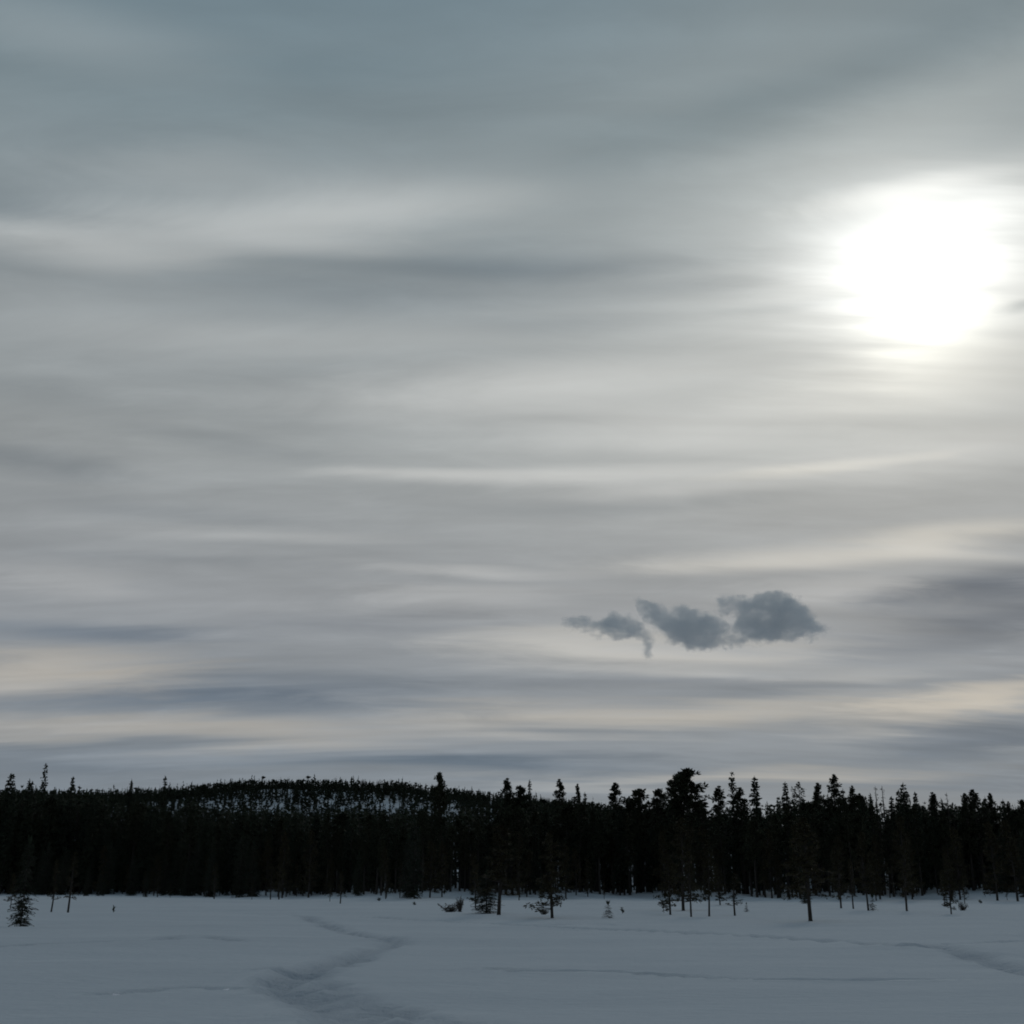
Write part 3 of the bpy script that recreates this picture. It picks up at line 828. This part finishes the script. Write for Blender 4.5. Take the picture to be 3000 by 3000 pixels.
# young pines and spruces in clumps before the tall trees, green down to the snow
EDGE_LABEL['low_pine'] = 'young pine with low branches in a clump before the forest edge'
EDGE_LABEL['spruce_wide_young'] = 'young spruce with skirts of branches to the snow before the forest edge'
x = -112.0
while x < 80:
    x += rng.choice((1.0, 1.4, 1.8, 2.4, 5.0))
    y = float(edge_y(x)) + rng.uniform(-16, 3)
    if abs(math.degrees(math.atan2(x, y))) > 25.5: continue
    h = rng.uniform(4.5, 9.0)
    if rng.random() < (.75 if x < -35 else .3):
        plant('bog_spruce', x, y, h, h * rng.uniform(.15, .21), EDGE_LABEL['spruce_wide_young'], 'young trees before the forest edge')
    else:
        plant('low_pine', x, y, h, h * rng.uniform(.19, .27), EDGE_LABEL['low_pine'], 'young trees before the forest edge')

# low-poly trees for the mass of the wood (each still ragged, tiled with numpy)
def small_tree(r, kind):
    if kind == 's': t, c_ = spruce(r, 1.0 * 14, 1.25, .08, 15, 4, 2, .6, lite=True)
    elif kind == 'p': t, c_ = pine(r, 14, 1.5, .42, 14, 2, 5, 'column', 1.7, lite=True)
    else: t, c_ = pine(r, 14, 2.0, .5, 14, 2, 5, 'round', 1.6, lite=True)
    v = np.array(t.v + c_.v, np.float32)
    f = np.array(t.f + [tuple(i + len(t.v) for i in q) for q in c_.f], np.int32)
    isw = np.array([0] * len(t.f) + [1] * len(c_.f), np.int32)
    return v / 14.0, f, isw

def tile(protos, items):
    """items: (prototype, x, y, z, height, width factor, turn)"""
    vs, fs, ms, off = [], [], [], 0
    for p, x, y, z, h, wf, a in items:
        v, f, mi = protos[p]
        ca, sa = math.cos(a) * wf, math.sin(a) * wf
        q = np.empty_like(v)
        q[:, 0] = (v[:, 0] * ca - v[:, 1] * sa) * h + x
        q[:, 1] = (v[:, 0] * sa + v[:, 1] * ca) * h + y
        q[:, 2] = v[:, 2] * h + z
        vs.append(q); fs.append(f + off); ms.append(mi); off += len(v)
    return np.vstack(vs), np.vstack(fs), np.concatenate(ms)

pr = [small_tree(random.Random(100 + i), 's') for i in range(6)] + [small_tree(random.Random(200 + i), 'p') for i in range(4)] + [small_tree(random.Random(300 + i), 'r') for i in range(3)]
items = []
for k in range(3850):
    x = rng.uniform(-185, 140)
    dep = 11 + 68 * rng.random() ** 1.2
    if abs(x) > 110 and rng.random() < .4: dep = rng.uniform(-2, 14)
    y = float(edge_y(x)) + dep
    a = math.degrees(math.atan2(x, y))
    if abs(a) > 36: continue
    if abs(a) > 29 and dep > 40: continue
    g0 = gz(x, y)
    lim = canopy_limit(x, y) - g0
    h = lim * (rng.uniform(.72, 1.0) if rng.random() < .93 else rng.uniform(1.0, 1.05))
    spr = rng.random() < (.8 if a < -8 else .35)
    p = rng.randrange(0, 6) if spr else rng.randrange(6, 13)
    items.append((p, x, y, g0 - .1, h, rng.uniform(.8, 1.3), rng.uniform(0, 6.28)))
v, f, mi = tile(pr, items)
me = mesh_np('forest', v, tris=f, mat=M_bark)
me.materials.append(M_spruce)
me.polygons.foreach_set('material_index', mi)
tag(obj('forest', me), 'dense dark conifer wood behind the front trees of the forest edge', 'forest', kind='stuff')

# the wood on the far hill, thinner where the snow shows
def hill_tree(r):
    g_ = Geo()
    round_top = r.random() < .45
    for k in range(15):
        f0 = r.uniform(.06, .96)
        rad = (.20 * (1 - f0) + .02) if not round_top else .15 * math.sqrt(max(.05, 1 - (2 * abs(f0 - .55)) ** 2)) + .015
        a = r.uniform(0, 6.28)
        o = Vector((math.cos(a), math.sin(a), 0)); s_ = Vector((-o.y, o.x, 0))
        p = Vector((0, 0, f0 + .05))
        e = p + o * rad * r.uniform(.8, 1.2) + Vector((0, 0, -.05 if not round_top else r.uniform(-.06, .04)))
        g_.quad(tuple(p), tuple(p.lerp(e, .7) + s_ * rad * .55), tuple(e), tuple(p.lerp(e, .7) - s_ * rad * .55))
        g_.tri(tuple(p + Vector((0, 0, .06))), tuple(e), tuple(p - Vector((0, 0, .10))))
    g_.tube([(0, 0, -.02), (0, 0, 1.0)], [.014, .004], 3)
    return np.array(g_.v, np.float32), np.array(g_.f, np.int32), np.ones(len(g_.f), np.int32)

pr = [hill_tree(random.Random(500 + i)) for i in range(10)]
items = []
n_try = 13500
xs = np.array([rng.uniform(-640, 330) for _ in range(n_try)])
ys = np.array([rng.uniform(672, 965) for _ in range(n_try)])
zs = terrain(xs, ys)
els = np.degrees(np.arctan2(zs - EYE, np.hypot(xs, ys)))
azs = np.degrees(np.arctan2(xs, ys))
open_ = sstep(azs, -19, -14) * (1 - sstep(azs, -4, 0.5)) * sstep(ys, 680, 715) * (1 - sstep(ys, 768, 812))
patch = vnoise(xs / 38, ys / 30, 31) + .5 * vnoise(xs / 14, ys / 12, 32)
for x, y, z, op, pa in zip(xs, ys, zs, open_, patch):
    keep = 1 - op * (0.93 if pa > -.02 else 0.40)
    if rng.random() > keep: continue
    h = rng.uniform(5.0, 8.5)
    if rng.random() < .04: h *= 1.4
    items.append((rng.randrange(10), x, y, z - .1, h, rng.uniform(1.0, 1.7), rng.uniform(0, 6.28)))
v, f, mi = tile(pr, items)
me = mesh_np('hill_forest', v, tris=f, mat=M_bark)
me.materials.append(M_spruce)
me.polygons.foreach_set('material_index', mi)
tag(obj('hill_forest', me), 'far wooded hill with snow showing between thin conifers', 'forest', kind='stuff')

# ------------------------------------------------------------------ the small dark cloud, a body of vapour
g_ = Geo()
cv, cf, off = [], [], 0
import bmesh
bm = bmesh.new()
for i, (x, z, rx, rz, t_, a_) in enumerate(CLOUD_PUFFS):
    r = bmesh.ops.create_icosphere(bm, subdivisions=3, radius=1.0)
    th = R(t_)
    dy = rng.uniform(-.3, .3) * min(rx, rz)
    for q in r['verts']:
        px, py, pz = q.co.x * (rx + 6), q.co.y * (min(rx, rz * 1.5) + 6), q.co.z * (rz + 6)
        q.co = (x + px * math.cos(th) - pz * math.sin(th), py, z + px * math.sin(th) + pz * math.cos(th))
me = bpy.data.meshes.new('cloud_hull')
bm.to_mesh(me); bm.free()
tmp = bpy.data.objects.new('cloud_hull', me)
col.objects.link(tmp)
md = tmp.modifiers.new('remesh', 'REMESH')
md.mode = 'VOXEL'
md.voxel_size = 3.0
dg = bpy.context.evaluated_depsgraph_get()
me2 = bpy.data.meshes.new_from_object(tmp.evaluated_get(dg))
bpy.data.objects.remove(tmp)
m = bpy.data.materials.new('cloud_vapour')
m.use_nodes = True
m.node_tree.nodes.clear()
n = NT(m.node_tree)
tcn = n.n('ShaderNodeTexCoord')
O = tcn.outputs['Object']
wx = n.vec('SCALE', n.vec('SUBTRACT', n.noise(O, 0.035, 3.0, 0.6, color=True), (0.5, 0.5, 0.5)), 48.0)
O2 = n.vec('ADD', O, wx)
tot = 0.0
for (x, z, rx, rz, t_, a_) in CLOUD_PUFFS:
    mp = n.mapping(O2, loc=(x, 0, z), rot=(0, -R(t_), 0), scale=(rx, min(rx, rz * 1.5), rz), kind='TEXTURE')
    f = n.mapr(n.vec('LENGTH', mp), 0.0, 1.0, a_, 0.0, smooth=False)
    tot = n.math('ADD', f, tot)
er = n.noise(n.mapping(O, rot=(0, R(-12), 0), scale=(0.7, 1, 1.2)), 0.030, 8.0, 0.76)
dn = n.math('ADD', n.math('MINIMUM', n.math('MULTIPLY', tot, 0.9), 0.72), n.math('MULTIPLY', n.math('SUBTRACT', er, 0.5), 2.9))
dn = n.mapr(n.math('MULTIPLY', dn, n.mapr(tot, 0.03, 0.25, 0.0, 1.0)), 0.20, 1.05, 0.0, 1.0)
pv = n.n('ShaderNodeVolumePrincipled')
pv.inputs['Color'].default_value = (0.975, 0.982, 0.992, 1)
n.put(pv.inputs['Density'], n.math('MULTIPLY', dn, 0.075))
pv.inputs['Anisotropy'].default_value = 0.0
out = n.n('ShaderNodeOutputMaterial')
m.node_tree.links.new(pv.outputs[0], out.inputs['Volume'])
m.cycles.volume_step_rate = 0.15
me2.materials.clear()
me2.materials.append(m)
cl = obj('cloud', me2)
cl.location = CLOUD_AT
tag(cl, 'small ragged dark grey cloud low in front of the pale overcast', 'cloud')
